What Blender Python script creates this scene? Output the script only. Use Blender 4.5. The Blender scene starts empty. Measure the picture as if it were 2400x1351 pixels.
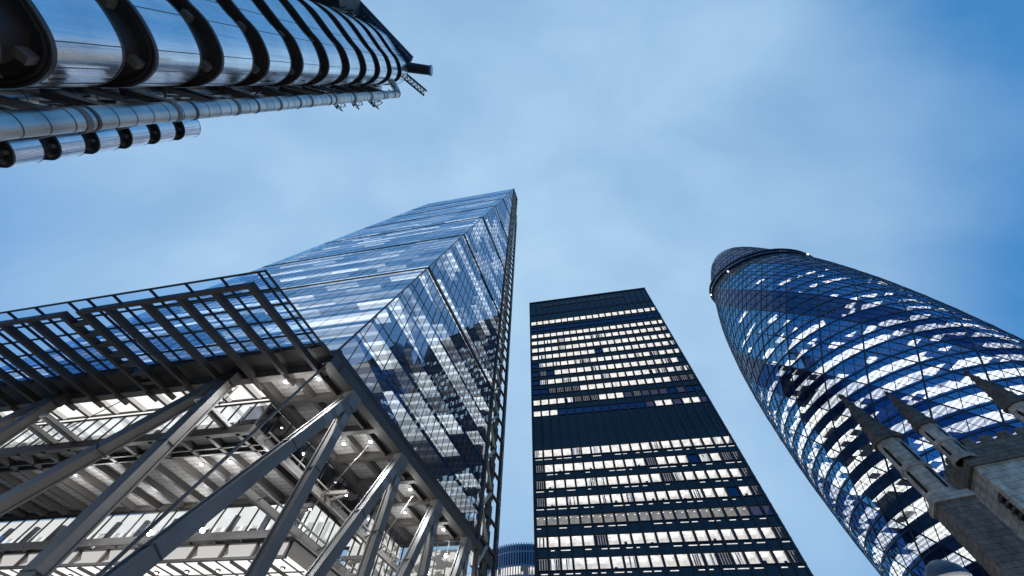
import bpy, math, random
import numpy as np
from mathutils import Vector, Matrix
random.seed(7)
rnd = random.random
R_ = math.radians
scn = bpy.context.scene
col = scn.collection
EYE = 1.6
# ------------------------------------------------------------------ camera
F_PX, CXP, CYP = 829.61, 1185.65, 676.03          # focal length and principal point in photo pixels (2400 wide)
ZEN = (1230.37, 197.28)                            # where verticals meet in the photo
u_ = Vector((ZEN[0]-CXP, ZEN[1]-CYP, F_PX)).normalized()
y_ = (Vector((0, 0, 1)) - u_*u_.z).normalized()
x_ = y_.cross(u_)
cam = bpy.data.cameras.new('camera'); camo = bpy.data.objects.new('camera', cam); col.objects.link(camo)
cx = Vector((x_.x, y_.x, u_.x)); cd = Vector((x_.y, y_.y, u_.y)); cf = Vector((x_.z, y_.z, u_.z))
camo.matrix_world = Matrix(((cx.x, -cd.x, -cf.x, 0), (cx.y, -cd.y, -cf.y, 0), (cx.z, -cd.z, -cf.z, EYE), (0, 0, 0, 1)))
cam.sensor_width = 36; cam.lens = F_PX/2400*36
cam.shift_x = (1200-CXP)/2400; cam.shift_y = -(675.5-CYP)/2400
cam.clip_start = 0.1; cam.clip_end = 4000
scn.camera = camo
# ------------------------------------------------------------------ world: dusk sky with thin cloud
SUN_EL, SUN_AZ = R_(7), R_(172)                    # low in the west (left of the picture)
w = bpy.data.worlds.new('World'); scn.world = w; w.use_nodes = True
nt = w.node_tree; N = nt.nodes; L = nt.links
for n in list(N): N.remove(n)
def nd(t, **k):
    n = N.new(t)
    for a, b in k.items(): setattr(n, a, b)
    return n
sky = nd('ShaderNodeTexSky', sky_type='NISHITA', sun_disc=False)
sky.sun_elevation = SUN_EL; sky.sun_rotation = math.pi/2-SUN_AZ; sky.ozone_density = 4.0; sky.dust_density = 0.3; sky.air_density = 1.0
tint = nd('ShaderNodeMix', data_type='RGBA', blend_type='MULTIPLY'); tint.inputs[0].default_value = 1
tint.inputs[7].default_value = (0.35, 0.95, 1.75, 1)
L.new(sky.outputs[0], tint.inputs[6])
deep = nd('ShaderNodeMix', data_type='RGBA'); deep.inputs[0].default_value = .75
L.new(tint.outputs[2], deep.inputs[6]); deep.inputs[7].default_value = (.75, 3.05, 6.6, 1)
tc = nd('ShaderNodeTexCoord')
mp = nd('ShaderNodeMapping'); mp.inputs['Scale'].default_value = (1.0, 1.5, 1.1); mp.inputs['Rotation'].default_value = (0, 0, R_(24))
L.new(tc.outputs['Generated'], mp.inputs[0])
no = nd('ShaderNodeTexNoise'); no.inputs['Scale'].default_value = 2.6; no.inputs['Detail'].default_value = 5; no.inputs['Roughness'].default_value = .5; no.inputs['Distortion'].default_value = .2
L.new(mp.outputs[0], no.inputs['Vector'])
# thin cloud lies in a broad bank ahead and overhead and clears to the sides
bd = (Vector((x_.x, y_.x, u_.x))*(1150-CXP)+Vector((x_.y, y_.y, u_.y))*(720-CYP)+Vector((x_.z, y_.z, u_.z))*F_PX).normalized()
dp = nd('ShaderNodeVectorMath', operation='DOT_PRODUCT'); dp.inputs[1].default_value = bd
L.new(tc.outputs['Generated'], dp.inputs[0])
cr = nd('ShaderNodeValToRGB'); cr.color_ramp.interpolation = 'EASE'
el_ = cr.color_ramp.elements; el_[0].position = .47; el_[0].color = (.04,)*3+(1,); el_[1].position = 1.; el_[1].color = (.84,)*3+(1,)
e_ = el_.new(.66); e_.color = (.62,)*3+(1,)
L.new(dp.outputs['Value'], cr.inputs[0])
mr = nd('ShaderNodeMapRange'); mr.inputs[1].default_value = .3; mr.inputs[2].default_value = .7; mr.inputs[3].default_value = -.17; mr.inputs[4].default_value = .17
L.new(no.outputs['Fac'], mr.inputs[0])
ml = nd('ShaderNodeMath', operation='ADD', use_clamp=True); L.new(cr.outputs[0], ml.inputs[0]); L.new(mr.outputs[0], ml.inputs[1])
mx = nd('ShaderNodeMix', data_type='RGBA'); L.new(ml.outputs[0], mx.inputs[0])
L.new(deep.outputs[2], mx.inputs[6])
mx.inputs[7].default_value = (4.65, 6.85, 9.1, 1)
bg = nd('ShaderNodeBackground'); bg.inputs[1].default_value = .10
L.new(mx.outputs[2], bg.inputs[0])
wo = nd('ShaderNodeOutputWorld'); L.new(bg.outputs[0], wo.inputs[0])
# ------------------------------------------------------------------ sun (just above the western horizon, mostly behind cloud)
sl = bpy.data.lights.new('sun', 'SUN'); sl.energy = .5; sl.angle = R_(14); sl.color = (1, .86, .72)
so = bpy.data.objects.new('sun', sl); col.objects.link(so)
sd = Vector((math.cos(SUN_AZ)*math.cos(SUN_EL), math.sin(SUN_AZ)*math.cos(SUN_EL), math.sin(SUN_EL)))
so.rotation_euler = (-sd).to_track_quat('-Z', 'Y').to_euler(); so.location = (0, 0, 300)
vs = scn.view_settings; vs.view_transform = 'Standard'; vs.look = 'None'; vs.exposure = 0; vs.gamma = 1
scn.cycles.use_denoising = True
scn.cycles.max_bounces = 8; scn.cycles.transparent_max_bounces = 24; scn.cycles.sample_clamp_indirect = 4
scn.cycles.caustics_reflective = False; scn.cycles.caustics_refractive = False
# ------------------------------------------------------------------ materials
def newmat(name):
    m = bpy.data.materials.new(name); m.use_nodes = True
    t = m.node_tree
    return m, t, t.nodes, t.links, t.nodes['Principled BSDF']
def plain(name, c, rough=.5, metal=0., noise=0., nscale=3., spec=.5, bump=0.):
    m, t, n, l, b = newmat(name)
    b.inputs['Base Color'].default_value = (*c, 1); b.inputs['Roughness'].default_value = rough; b.inputs['Metallic'].default_value = metal
    b.inputs['Specular IOR Level'].default_value = spec
    if noise or bump:
        tcn = n.new('ShaderNodeTexCoord'); no = n.new('ShaderNodeTexNoise'); no.inputs['Scale'].default_value = nscale; no.inputs['Detail'].default_value = 6
        l.new(tcn.outputs['Object'], no.inputs['Vector'])
        if noise:
            mr = n.new('ShaderNodeMapRange'); mr.inputs[1].default_value = .3; mr.inputs[2].default_value = .7; mr.inputs[3].default_value = 1-noise; mr.inputs[4].default_value = 1+noise
            l.new(no.outputs['Fac'], mr.inputs[0])
            mu = n.new('ShaderNodeVectorMath'); mu.operation = 'SCALE'; mu.inputs[0].default_value = c
            l.new(mr.outputs[0], mu.inputs['Scale']); l.new(mu.outputs[0], b.inputs['Base Color'])
        if bump:
            bp = n.new('ShaderNodeBump'); bp.inputs['Strength'].default_value = bump; bp.inputs['Distance'].default_value = .05
            l.new(no.outputs['Fac'], bp.inputs['Height']); l.new(bp.outputs[0], b.inputs['Normal'])
    return m
def glass(name, gloss=(.5, .68, .95), trans=(.7, .82, .95), base=.22, ior=1.5, rough=.01, nrm=None):
    """coated window glass: mirror of the sky mixed with see-through by Fresnel"""
    m, t, n, l, b = newmat(name); n.remove(b)
    g = n.new('ShaderNodeBsdfGlossy'); g.inputs[0].default_value = (*gloss, 1); g.inputs['Roughness'].default_value = rough
    if nrm:
        v = n.new('ShaderNodeCombineXYZ')
        for i in range(3): v.inputs[i].default_value = nrm[i]
        l.new(v.outputs[0], g.inputs['Normal'])
    tr = n.new('ShaderNodeBsdfTransparent'); tr.inputs[0].default_value = (*trans, 1)
    lw = n.new('ShaderNodeLayerWeight'); lw.inputs[0].default_value = .5
    pw = n.new('ShaderNodeMath'); pw.operation = 'POWER'; pw.inputs[1].default_value = 5; l.new(lw.outputs['Facing'], pw.inputs[0])
    ma = n.new('ShaderNodeMath'); ma.operation = 'MULTIPLY_ADD'; ma.use_clamp = True; ma.inputs[1].default_value = 1-base; ma.inputs[2].default_value = base
    l.new(pw.outputs[0], ma.inputs[0])
    mi = n.new('ShaderNodeMixShader'); l.new(ma.outputs[0], mi.inputs[0]); l.new(tr.outputs[0], mi.inputs[1]); l.new(g.outputs[0], mi.inputs[2])
    l.new(mi.outputs[0], n['Material Output'].inputs[0])
    return m
WARM = (1., .965, .90)
def emit(name, s, c=WARM, sample=False, noise=0., nscale=1., stretch=(1, 1, 1), lo=.0, hi=1., base=.02):
    """lit ceiling / lit room: emission, optionally broken up into lit and unlit areas"""
    m, t, n, l, b = newmat(name)
    b.inputs['Base Color'].default_value = (base, base, base*1.1, 1); b.inputs['Roughness'].default_value = .8; b.inputs['Specular IOR Level'].default_value = .0
    b.inputs['Emission Color'].default_value = (*c, 1); b.inputs['Emission Strength'].default_value = s
    if noise:
        tcn = n.new('ShaderNodeTexCoord'); mp = n.new('ShaderNodeMapping'); mp.inputs['Scale'].default_value = stretch
        no = n.new('ShaderNodeTexNoise'); no.inputs['Scale'].default_value = nscale; no.inputs['Detail'].default_value = 3
        l.new(tcn.outputs['Object'], mp.inputs[0]); l.new(mp.outputs[0], no.inputs['Vector'])
        mr = n.new('ShaderNodeMapRange'); mr.inputs[1].default_value = noise; mr.inputs[2].default_value = noise+.06; mr.inputs[3].default_value = lo*s; mr.inputs[4].default_value = hi*s
        l.new(no.outputs['Fac'], mr.inputs[0]); l.new(mr.outputs[0], b.inputs['Emission Strength'])
    m.cycles.emission_sampling = 'FRONT_BACK' if sample else 'NONE'
    return m
def lit_cells(name, s, cell, rot, thr, nscale, c=WARM, lum=1.5, zfade=None, ax=0, sharp=7.):
    """office ceilings: bays of lights switched on or off, with rows of luminaires in the lit bays"""
    m, t, n, l, b = newmat(name)
    b.inputs['Base Color'].default_value = (.10, .11, .13, 1); b.inputs['Roughness'].default_value = .9; b.inputs['Specular IOR Level'].default_value = 0
    b.inputs['Emission Color'].default_value = (*c, 1)
    def math_(op, a, bb=None, cl=False):
        q = n.new('ShaderNodeMath'); q.operation = op; q.use_clamp = cl
        for i, v in enumerate((a, bb)):
            if v is None: continue
            if isinstance(v, (int, float)): q.inputs[i].default_value = v
            else: l.new(v, q.inputs[i])
        return q.outputs[0]
    tcn = n.new('ShaderNodeTexCoord'); mp = n.new('ShaderNodeMapping'); mp.inputs['Rotation'].default_value = (0, 0, R_(rot)); l.new(tcn.outputs['Object'], mp.inputs[0])
    sn = n.new('ShaderNodeVectorMath'); sn.operation = 'SNAP'; sn.inputs[1].default_value = cell; l.new(mp.outputs[0], sn.inputs[0])
    wn = n.new('ShaderNodeTexWhiteNoise'); l.new(sn.outputs[0], wn.inputs['Vector'])
    ms = n.new('ShaderNodeMapping'); ms.inputs['Scale'].default_value = (1, 1, 3.3); l.new(sn.outputs[0], ms.inputs[0])
    no = n.new('ShaderNodeTexNoise'); no.inputs['Scale'].default_value = nscale; no.inputs['Detail'].default_value = 2; l.new(ms.outputs[0], no.inputs['Vector'])
    v = math_('ADD', math_('MULTIPLY', wn.outputs['Value'], .32), no.outputs['Fac'])
    sx = n.new('ShaderNodeSeparateXYZ'); l.new(tcn.outputs['Object'], sx.inputs[0])
    if zfade: v = math_('SUBTRACT', v, math_('MULTIPLY', math_('MAXIMUM', math_('SUBTRACT', sx.outputs[2], zfade[0]), 0.), zfade[1]))
    on = math_('MULTIPLY', math_('SUBTRACT', v, thr+.16), sharp, True)
    s2 = n.new('ShaderNodeSeparateXYZ'); l.new(mp.outputs[0], s2.inputs[0])
    fr = math_('FRACT', math_('MULTIPLY', s2.outputs[ax], 1/lum))
    st = math_('ADD', math_('MULTIPLY', math_('LESS_THAN', fr, .35), .7), .62)
    l.new(math_('MULTIPLY', math_('MULTIPLY', math_('ADD', math_('MULTIPLY', on, .97), .012), st), s), b.inputs['Emission Strength'])
    m.cycles.emission_sampling = 'NONE'
    return m
M = {}
M['steel_paint'] = plain('steel_paint', (.175, .159, .143), .45, noise=.2, nscale=.45)
M['plate_paint'] = plain('plate_paint', (.33, .31, .29), .4, noise=.2, nscale=1.5)
M['dark_paint'] = plain('dark_paint', (.055, .05, .048), .5, noise=.15, nscale=.8)
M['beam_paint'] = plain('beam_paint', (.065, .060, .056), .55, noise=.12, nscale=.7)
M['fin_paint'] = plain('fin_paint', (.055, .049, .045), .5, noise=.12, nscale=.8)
M['black_metal'] = plain('black_metal', (.016, .017, .02), .5)
M['mullion'] = plain('mullion', (.03, .045, .08), .4)
M['slab'] = plain('slab', (.10, .11, .13), .8)
M['core'] = plain('core', (.05, .055, .065), .8)
M['glass_blue'] = glass('glass_blue', gloss=(.44, .70, 1.0), trans=(.78, .88, .96), base=.34)
M['glass_side'] = glass('glass_side', gloss=(.42, .68, 1.0), trans=(.60, .70, .82), base=.36)
M['glass_canopy'] = glass('glass_canopy', gloss=(.5, .7, .95), trans=(.62, .80, .97), base=.03)
M['glass_lobby'] = glass('glass_lobby', gloss=(.7, .82, 1), trans=(.9, .94, .96), base=.22)
M['glass_dark'] = glass('glass_dark', gloss=(.40, .55, .8), trans=(.35, .38, .42), base=.07)

# ------------------------------------------------------------------ mesh builder
class MB:
    def __init__(s): s.v = []; s.f = []; s.m = []; s.sm = []
    def face(s, pts, mi=0, smooth=False):
        b = len(s.v); s.v += [tuple(p) for p in pts]; s.f.append(tuple(range(b, b+len(pts)))); s.m.append(mi); s.sm.append(smooth)
    def hexa(s, p, mi=0):
        """8 corners: 0-3 bottom ring, 4-7 top ring"""
        b = len(s.v); s.v += [tuple(q) for q in p]
        for q in ((3, 2, 1, 0), (4, 5, 6, 7), (0, 1, 5, 4), (1, 2, 6, 5), (2, 3, 7, 6), (3, 0, 4, 7)):
            s.f.append(tuple(b+i for i in q)); s.m.append(mi); s.sm.append(False)
    def box(s, x0, x1, y0, y1, z0, z1, mi=0, fr=None):
        fr = fr or (lambda a, b, c: Vector((a, b, c)))
        s.hexa([fr(x0, y0, z0), fr(x1, y0, z0), fr(x1, y1, z0), fr(x0, y1, z0), fr(x0, y0, z1), fr(x1, y0, z1), fr(x1, y1, z1), fr(x0, y1, z1)], mi)
    def bar(s, a, b, wd, hd, up=(0, 0, 1), mi=0):
        a = Vector(a); b = Vector(b); d = (b-a).normalized(); up = Vector(up)
        sd = d.cross(up)
        if sd.length < 1e-4: sd = d.cross(Vector((1, 0, 0)))
        sd.normalize(); u = sd.cross(d)
        sd = sd*wd/2; u = u*hd/2
        s.hexa([a-sd-u, a+sd-u, a+sd+u, a-sd+u, b-sd-u, b+sd-u, b+sd+u, b-sd+u], mi)
    def tube(s, pts, rad, n=12, mi=0, cap=True):
        pts = [Vector(p) for p in pts]; rad = rad if hasattr(rad, '__len__') else [rad]*len(pts)
        base = len(s.v); prev = None
        for i, p in enumerate(pts):
            d = (pts[min(i+1, len(pts)-1)]-pts[max(i-1, 0)]).normalized()
            a = d.cross(Vector((0, 0, 1)) if abs(d.z) < .95 else Vector((1, 0, 0))).normalized() if prev is None else (prev-d*prev.dot(d)).normalized()
            prev = a; b = d.cross(a)
            for k in range(n):
                t = 2*math.pi*k/n; s.v.append(tuple(p+(a*math.cos(t)+b*math.sin(t))*rad[i]))
        for i in range(len(pts)-1):
            for k in range(n):
                s.f.append((base+i*n+k, base+i*n+(k+1) % n, base+(i+1)*n+(k+1) % n, base+(i+1)*n+k)); s.m.append(mi); s.sm.append(True)
        if cap:
            b2 = len(s.v); m2 = (len(pts)-1)*n; s.v += s.v[base:base+n]+s.v[base+m2:base+m2+n]; base = b2; pts = pts[:2]
            s.f.append(tuple(base+k for k in range(n-1, -1, -1))); s.m.append(mi); s.sm.append(False)
            s.f.append(tuple(base+(len(pts)-1)*n+k for k in range(n))); s.m.append(mi); s.sm.append(False)
    def prism(s, outline, z0, z1, mi=0, mtop=None, mbot=None, smooth=False):
        n = len(outline); b = len(s.v)
        s.v += [(p[0], p[1], z0) for p in outline]+[(p[0], p[1], z1) for p in outline]
        for i in range(n):
            j = (i+1) % n; s.f.append((b+i, b+j, b+n+j, b+n+i)); s.m.append(mi); s.sm.append(smooth)
        if smooth: b = len(s.v); s.v += [(p[0], p[1], z0) for p in outline]+[(p[0], p[1], z1) for p in outline]
        s.f.append(tuple(b+i for i in range(n-1, -1, -1))); s.m.append(mi if mbot is None else mbot); s.sm.append(False)
        s.f.append(tuple(b+n+i for i in range(n))); s.m.append(mi if mtop is None else mtop); s.sm.append(False)
    def build(s, name, mats, parent=None, **props):
        me = bpy.data.meshes.new(name)
        org = parent_world(parent)
        me.from_pydata([(v[0]-org[0], v[1]-org[1], v[2]-org[2]) for v in s.v], [], s.f)
        mats = mats if isinstance(mats, (list, tuple)) else [mats]
        for m in mats: me.materials.append(M[m] if isinstance(m, str) else m)
        me.polygons.foreach_set('material_index', s.m); me.polygons.foreach_set('use_smooth', s.sm)
        me.update()
        o = bpy.data.objects.new(name, me); col.objects.link(o)
        if parent: o.parent = parent
        for k, v in props.items(): o[k] = v
        return o
def parent_world(p):
    v = Vector((0, 0, 0))
    while p: v = v+Vector(p.location); p = p.parent
    return v
def thing(name, label, cat, loc):
    o = bpy.data.objects.new(name, None); o.empty_display_size = .5; col.objects.link(o); o.location = loc
    o['label'] = label; o['category'] = cat
    return o
def az(a): return Vector((math.cos(R_(a)), math.sin(R_(a)), 0))

# ================================================================== ground
M['paving'] = plain('paving', (.30, .29, .28), .85, noise=.25, nscale=.4)
g = MB(); g.face([(-1500, -1500, 0), (1500, -1500, 0), (1500, 1500, 0), (-1500, 1500, 0)])
g.build('ground', 'paving', None, kind='structure')

# ================================================================== 1. sloping glass tower on steel legs
C0 = Vector((-15.594, 23.750, EYE)); EV = az(65.35); WV = -az(-15.17); SV = Vector((0, 0, 1))
DT, DZ, H0, WID, TN = 4.999, 27.287, 26., 54.7, 42.1
def LF(s, e, z): return C0+WV*s+EV*e+SV*z
tower = thing('glass_tower', 'blue glass wedge tower with sloping face, raised on grey steel legs over a lit lobby', 'skyscraper', (C0.x, C0.y, 0))
NF = 49; FH = DZ/7
nS = WV.cross(EV*DT+SV*DZ).normalized(); nE = EV.cross(SV).normalized()
if nS.dot(EV) > 0: nS = -nS
if nE.dot(WV) > 0: nE = -nE
def SP(s, k, off=0): return LF(s, DT/7*k, H0+FH*k)+nS*off
def EP(e, z, off=0): return LF(0, e, z)+nE*off
def pane_quad(mb, c, n, mi=0, j=.012):
    a, b = (rnd()-.5)*2*j, (rnd()-.5)*2*j
    mb.face([c[0]+n*(-a-b), c[1]+n*(a-b), c[2]+n*(a+b), c[3]+n*(-a+b)], mi)
# sloping south face
mb = MB(); NC = 24; cw = WID/NC
for k in range(NF):
    for i in range(NC):
        pane_quad(mb, [SP(i*cw, k), SP((i+1)*cw, k), SP((i+1)*cw, k+1), SP(i*cw, k+1)], nS)
for i in range(NC+1):
    mb.bar(SP(i*cw, 0, .02), SP(i*cw, NF, .02), .045 if i % 6 else .10, .025, nS, 2)
for k in range(NF+1):
    mb.bar(SP(0, k, .02), SP(WID, k, .02), .04, .02, nS, 2)
M['mullion_blue'] = plain('mullion_blue', (.06, .10, .19), .4)
mb.build('sloping_facade', ['glass_blue', 'mullion', 'mullion_blue'], tower)
# east side face (stops short of the ladder frame)
EG = 35.2
mb = MB(); ce = EG/23
for k in range(NF):
    z0, z1 = H0+FH*k, H0+FH*(k+1); e0, e1 = DT/7*k, DT/7*(k+1)
    for i in range(24):
        a, b = i*ce, (i+1)*ce
        if i == 23: b = EG; 
        if b <= e0 or a >= EG: continue
        a0, a1 = max(a, e0), max(a, e1)
        if b <= e1:
            if b - a0 > .05: mb.face([EP(a0, z0), EP(b, z0), EP(b, z0+(b-e0)/(e1-e0)*FH)])
            continue
        pane_quad(mb, [EP(a0, z0), EP(b, z0), EP(b, z1), EP(a1, z1)], nE, j=.010)
for i in range(24):
    a = min(i*ce, EG); zt = min(H0+a/DT*DZ, H0+DZ*7)
    mb.bar(EP(a, H0, .03), EP(a, zt, .03), .07 if i % 4 else .13, .06, nE, 1)
for k in range(NF+1):
    e0 = DT/7*k
    if EG-e0 > .2: mb.bar(EP(e0, H0+FH*k, .034), EP(EG, H0+FH*k, .034), .06, .05, nE, 1)
mb.bar(SP(0, 0, .05), SP(0, NF, .05), .18, .18, nS, 1)
mb.build('side_facade', ['glass_side', 'mullion'], tower)
# west face and roof strip
mb = MB()
mb.face([LF(WID, 0, H0), LF(WID, TN, H0), LF(WID, TN, H0+7*DZ), LF(WID, 7*DT, H0+7*DZ)])
mb.face([LF(0, 7*DT+.1, H0+7*DZ-.2), LF(WID, 7*DT+.1, H0+7*DZ-.2), LF(WID, TN, H0+7*DZ-.2), LF(0, TN, H0+7*DZ-.2)], 1)
mb.build('west_facade', ['glass_blue', 'core'], tower)
# dark channels every seventh floor
for k in range(1, 7):
    z = H0+DZ*k; e = DT*k
    mb = MB()
    mb.bar(LF(-.1, e, z)+nS*.05, LF(WID-.1, e, z)+nS*.05, .7, .14, nS)
    mb.bar(LF(0, e, z)+nE*.1, LF(0, EG, z)+nE*.1, .75, .25, nE)
    mb.build('storey_band', 'black_metal', tower)
# floors with lit ceilings
M['ceil_tower'] = lit_cells('ceil_tower', 1.7, (6.0, 4.5, .5), 15.17, .42, .06, zfade=(60, .0003), ax=1, sharp=4.)
for k in range(1, NF+1):
    z = H0+FH*k; e = DT/7*k
    mb = MB()
    p = [LF(.35, e+.35, 0), LF(WID-.35, e+.35, 0), LF(WID-.35, TN-6, 0), LF(.35, TN-6, 0)]
    if e+.4 < TN-6:
        lo = [Vector((q.x, q.y, EYE+z-.75)) for q in p]; hi = [Vector((q.x, q.y, EYE+z-.1)) for q in p]
        mb.hexa(lo+hi, 0); mb.m[0] = 1
        mb.build('floor_slab', ['slab', 'ceil_tower'], tower)
mb = MB(); mb.box(1.2, WID-.4, EG+.4, EG+3.2, H0, H0+7*DZ-.3, 0, LF); mb.build('core_wall', 'core', tower)
# partitions just behind the east glass (vertical blinds and columns give the streaky look)
M['lit_wall'] = emit('lit_wall', .55, noise=.52, nscale=.22, stretch=(1, 1, 2.2), lo=.02, hi=1.)
# north ladder frame
mb = MB(); mg = MB()
for e in (35.5, 38.6, TN):
    mb.bar(EP(e, 0, .1), EP(e, H0+7*DZ+(2 if e < 40 else -30), .1), .55 if e < 40 else .45, .5, nE)
for k in range(-6, NF+1):
    z = H0+FH*k
    mb.bar(EP(35.5, z, .12), EP(TN, z, .12), .35, .4, nE)
for k in range(-6, NF-1, 1):
    z = H0+FH*k
    a, b = (35.7, 38.4) if k % 2 else (38.4, 35.7)
    mg.bar(EP(a, z+.3, .25), EP(b, z+FH-.3, .25), .42, .35, nE)
mb.build('ladder_frame', 'beam_paint', tower)
M['brace_paint'] = plain('brace_paint', (.55, .47, .33), .5, noise=.2, nscale=.5)
mg.build('ladder_brace', 'brace_paint', tower)
M['stair_lit'] = emit('stair_lit', .75, (1, .92, .8), noise=.49, nscale=.55, stretch=(1, 1, .9), lo=.05, hi=1)
mb = MB()
for k in range(-6, NF-1):
    z = H0+FH*k
    mb.face([EP(35.8, z+.3, -.8), EP(38.5, z+.3, -.8), EP(38.5, z+FH-.5, -.8), EP(35.8, z+FH-.5, -.8)])
    mb.face([EP(38.8, z+.3, -.8), EP(41.9, z+.3, -.8), EP(41.9, z+FH-.5, -.8), EP(38.8, z+FH-.5, -.8)], 1)
mb.build('stair_landing', ['stair_lit', 'core'], tower)  # glowing panels behind the frame stand in for lit white steel
mb = MB()
for k in range(-5, 40):
    z = H0+FH*k
    mb.bar(EP(TN, z, .1), EP(TN+1.1, z, .1), .1, .1, nE); mb.bar(EP(TN, z, .1), EP(TN+1.1, z+FH, .1), .07, .07, nE)
mb.bar(EP(TN+1.1, 5, .1), EP(TN+1.1, H0+FH*39, .1), .14, .14, nE)
mb.build('climbing_frame', 'mullion', tower)

# ---------------- underside: soffit, canopy, legs, lobby
M['plank'] = None
m, t, n, l, b = newmat('soffit_plank'); b.inputs['Roughness'].default_value = .6
tcn = n.new('ShaderNodeTexCoord'); mp = n.new('ShaderNodeMapping'); mp.inputs['Rotation'].default_value = (0, 0, R_(15.17))
wv = n.new('ShaderNodeTexBrick'); wv.inputs['Scale'].default_value = 1; wv.inputs['Brick Width'].default_value = 1.75; wv.inputs['Row Height'].default_value = .62; wv.inputs['Mortar Size'].default_value = .03
wv.inputs['Color1'].default_value = (.36, .35, .335, 1); wv.inputs['Color2'].default_value = (.31, .303, .293, 1); wv.inputs['Mortar'].default_value = (.07, .07, .07, 1)
l.new(tcn.outputs['Object'], mp.inputs[0]); l.new(mp.outputs[0], wv.inputs['Vector']); l.new(wv.outputs['Color'], b.inputs['Base Color'])
M['plank'] = m
ZA = 24.
# soffit A (east strip) with beams
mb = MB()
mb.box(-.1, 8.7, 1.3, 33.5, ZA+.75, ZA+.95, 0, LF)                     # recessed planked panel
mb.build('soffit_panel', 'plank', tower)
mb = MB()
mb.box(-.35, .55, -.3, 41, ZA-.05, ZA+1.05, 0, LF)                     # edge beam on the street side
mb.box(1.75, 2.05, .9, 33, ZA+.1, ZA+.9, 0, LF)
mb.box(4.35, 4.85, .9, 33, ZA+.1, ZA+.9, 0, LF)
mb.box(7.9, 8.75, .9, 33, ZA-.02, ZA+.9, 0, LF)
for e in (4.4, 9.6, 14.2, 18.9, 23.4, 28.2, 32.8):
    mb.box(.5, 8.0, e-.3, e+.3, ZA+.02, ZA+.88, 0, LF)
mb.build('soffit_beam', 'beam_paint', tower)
mb = MB(); mb.box(.6, 1.7, 1.3, 33, ZA+.5, ZA+.7, 0, LF); mb.build('dark_recess', 'black_metal', tower)  # black strip filling the recess beside the edge beam
mb = MB()
mb.box(-.35, WID, .55, 1.25, ZA-.03, ZA+1.03, 0, LF)
mb.build('front_beam', 'steel_paint', tower)
mb = MB()
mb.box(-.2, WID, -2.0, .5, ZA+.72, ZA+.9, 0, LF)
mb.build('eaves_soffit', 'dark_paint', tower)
mb = MB()
mb.box(-.25, WID, -.1, .25, ZA+1.1, H0, 0, LF); mb.box(-.12, .12, .3, 41, ZA+1.1, H0, 0, LF)
mb.build('glazing_sill', 'black_metal', tower)
# downlights
M['lamp_glow'] = emit('lamp_glow', 22, (1, .95, .87))
def downlight_fill(s, e, z, power, drop=1.9):
    mb = MB(); c = LF(s, e, z)
    mb.tube([c+Vector((0, 0, .12)), c], .24, 14, 0); mb.tube([c-Vector((0, 0, .005)), c-Vector((0, 0, .03))], .19 if power > 100 else .11, 14, 1)
    o = mb.build('ceiling_light', ['dark_paint', 'lamp_glow'], tower)
    ld = bpy.data.lights.new('downlight_fill', 'POINT'); ld.energy = power*.55; ld.color = (.98, .98, .98); ld.shadow_soft_size = .25
    lo = bpy.data.objects.new('downlight_fill', ld); col.objects.link(lo); lo.location = c-Vector((0, 0, drop))  # point fill added below the fitting to brighten the soffit
    if power > 100:
        ld = bpy.data.lights.new('downlight_beam', 'SPOT'); ld.energy = power*6; ld.color = (.96, .98, 1.0); ld.shadow_soft_size = .15; ld.spot_size = R_(135); ld.spot_blend = .8
        lo = bpy.data.objects.new('downlight_beam', ld); col.objects.link(lo); lo.location = c-Vector((0, 0, .1))
PW = 400
for s, e in ((2.8, 2.2), (6.3, 2.1), (2.8, 12), (6.0, 12), (2.8, 21.4), (6.0, 26.4), (2.8, 31)):
    downlight_fill(s, e, ZA+.66, PW)
# canopy
FINS = [1.4, 4.8, 8.2, 11.7, 15.4, 18.1, 20.1, 23.7, 26.8, 30.2, 33.6, 37.0, 40.4, 43.8]
mb = MB(); edges = [-.3]+[f-1.0 for f in FINS]+[45]
es = [-9.9, -8.2, -6.7, -5.1, -3.4, -1.8]
for i in range(len(edges)-1):
    for j in range(5):
        mb.face([LF(edges[i], es[j], ZA+.62), LF(edges[i+1], es[j], ZA+.62), LF(edges[i+1], es[j+1], ZA+.62), LF(edges[i], es[j+1], ZA+.62)])
can = mb.build('canopy', 'glass_canopy', tower)
mb = MB()
for e in es: mb.bar(LF(-.3, e, ZA+.52), LF(45, e, ZA+.52), .13, .18)
for s in edges: mb.bar(LF(s, -9.9, ZA+.50), LF(s, -1.8, ZA+.50), .12, .18)
mb.build('glazing_bar', 'black_metal', can)
for f in FINS:
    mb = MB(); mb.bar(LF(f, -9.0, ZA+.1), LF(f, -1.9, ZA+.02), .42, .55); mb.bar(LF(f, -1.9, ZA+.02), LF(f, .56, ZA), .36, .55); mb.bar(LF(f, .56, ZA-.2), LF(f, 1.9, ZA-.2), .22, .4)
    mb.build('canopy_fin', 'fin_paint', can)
mb = MB(); mb.bar(LF(1.2, -9.0, ZA+.1), LF(18.3, -9.0, ZA+.1), .34, .56); mb.bar(LF(19.9, -9.0, ZA+.1), LF(45, -9.0, ZA+.1), .34, .56)
for q in range(8): mb.bar(LF(18.2, -7.9+q*1.25, ZA+.1), LF(20.0, -7.9+q*1.25, ZA+.1), .4, .5)
mb.build('canopy_frame', 'fin_paint', can)
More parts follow.
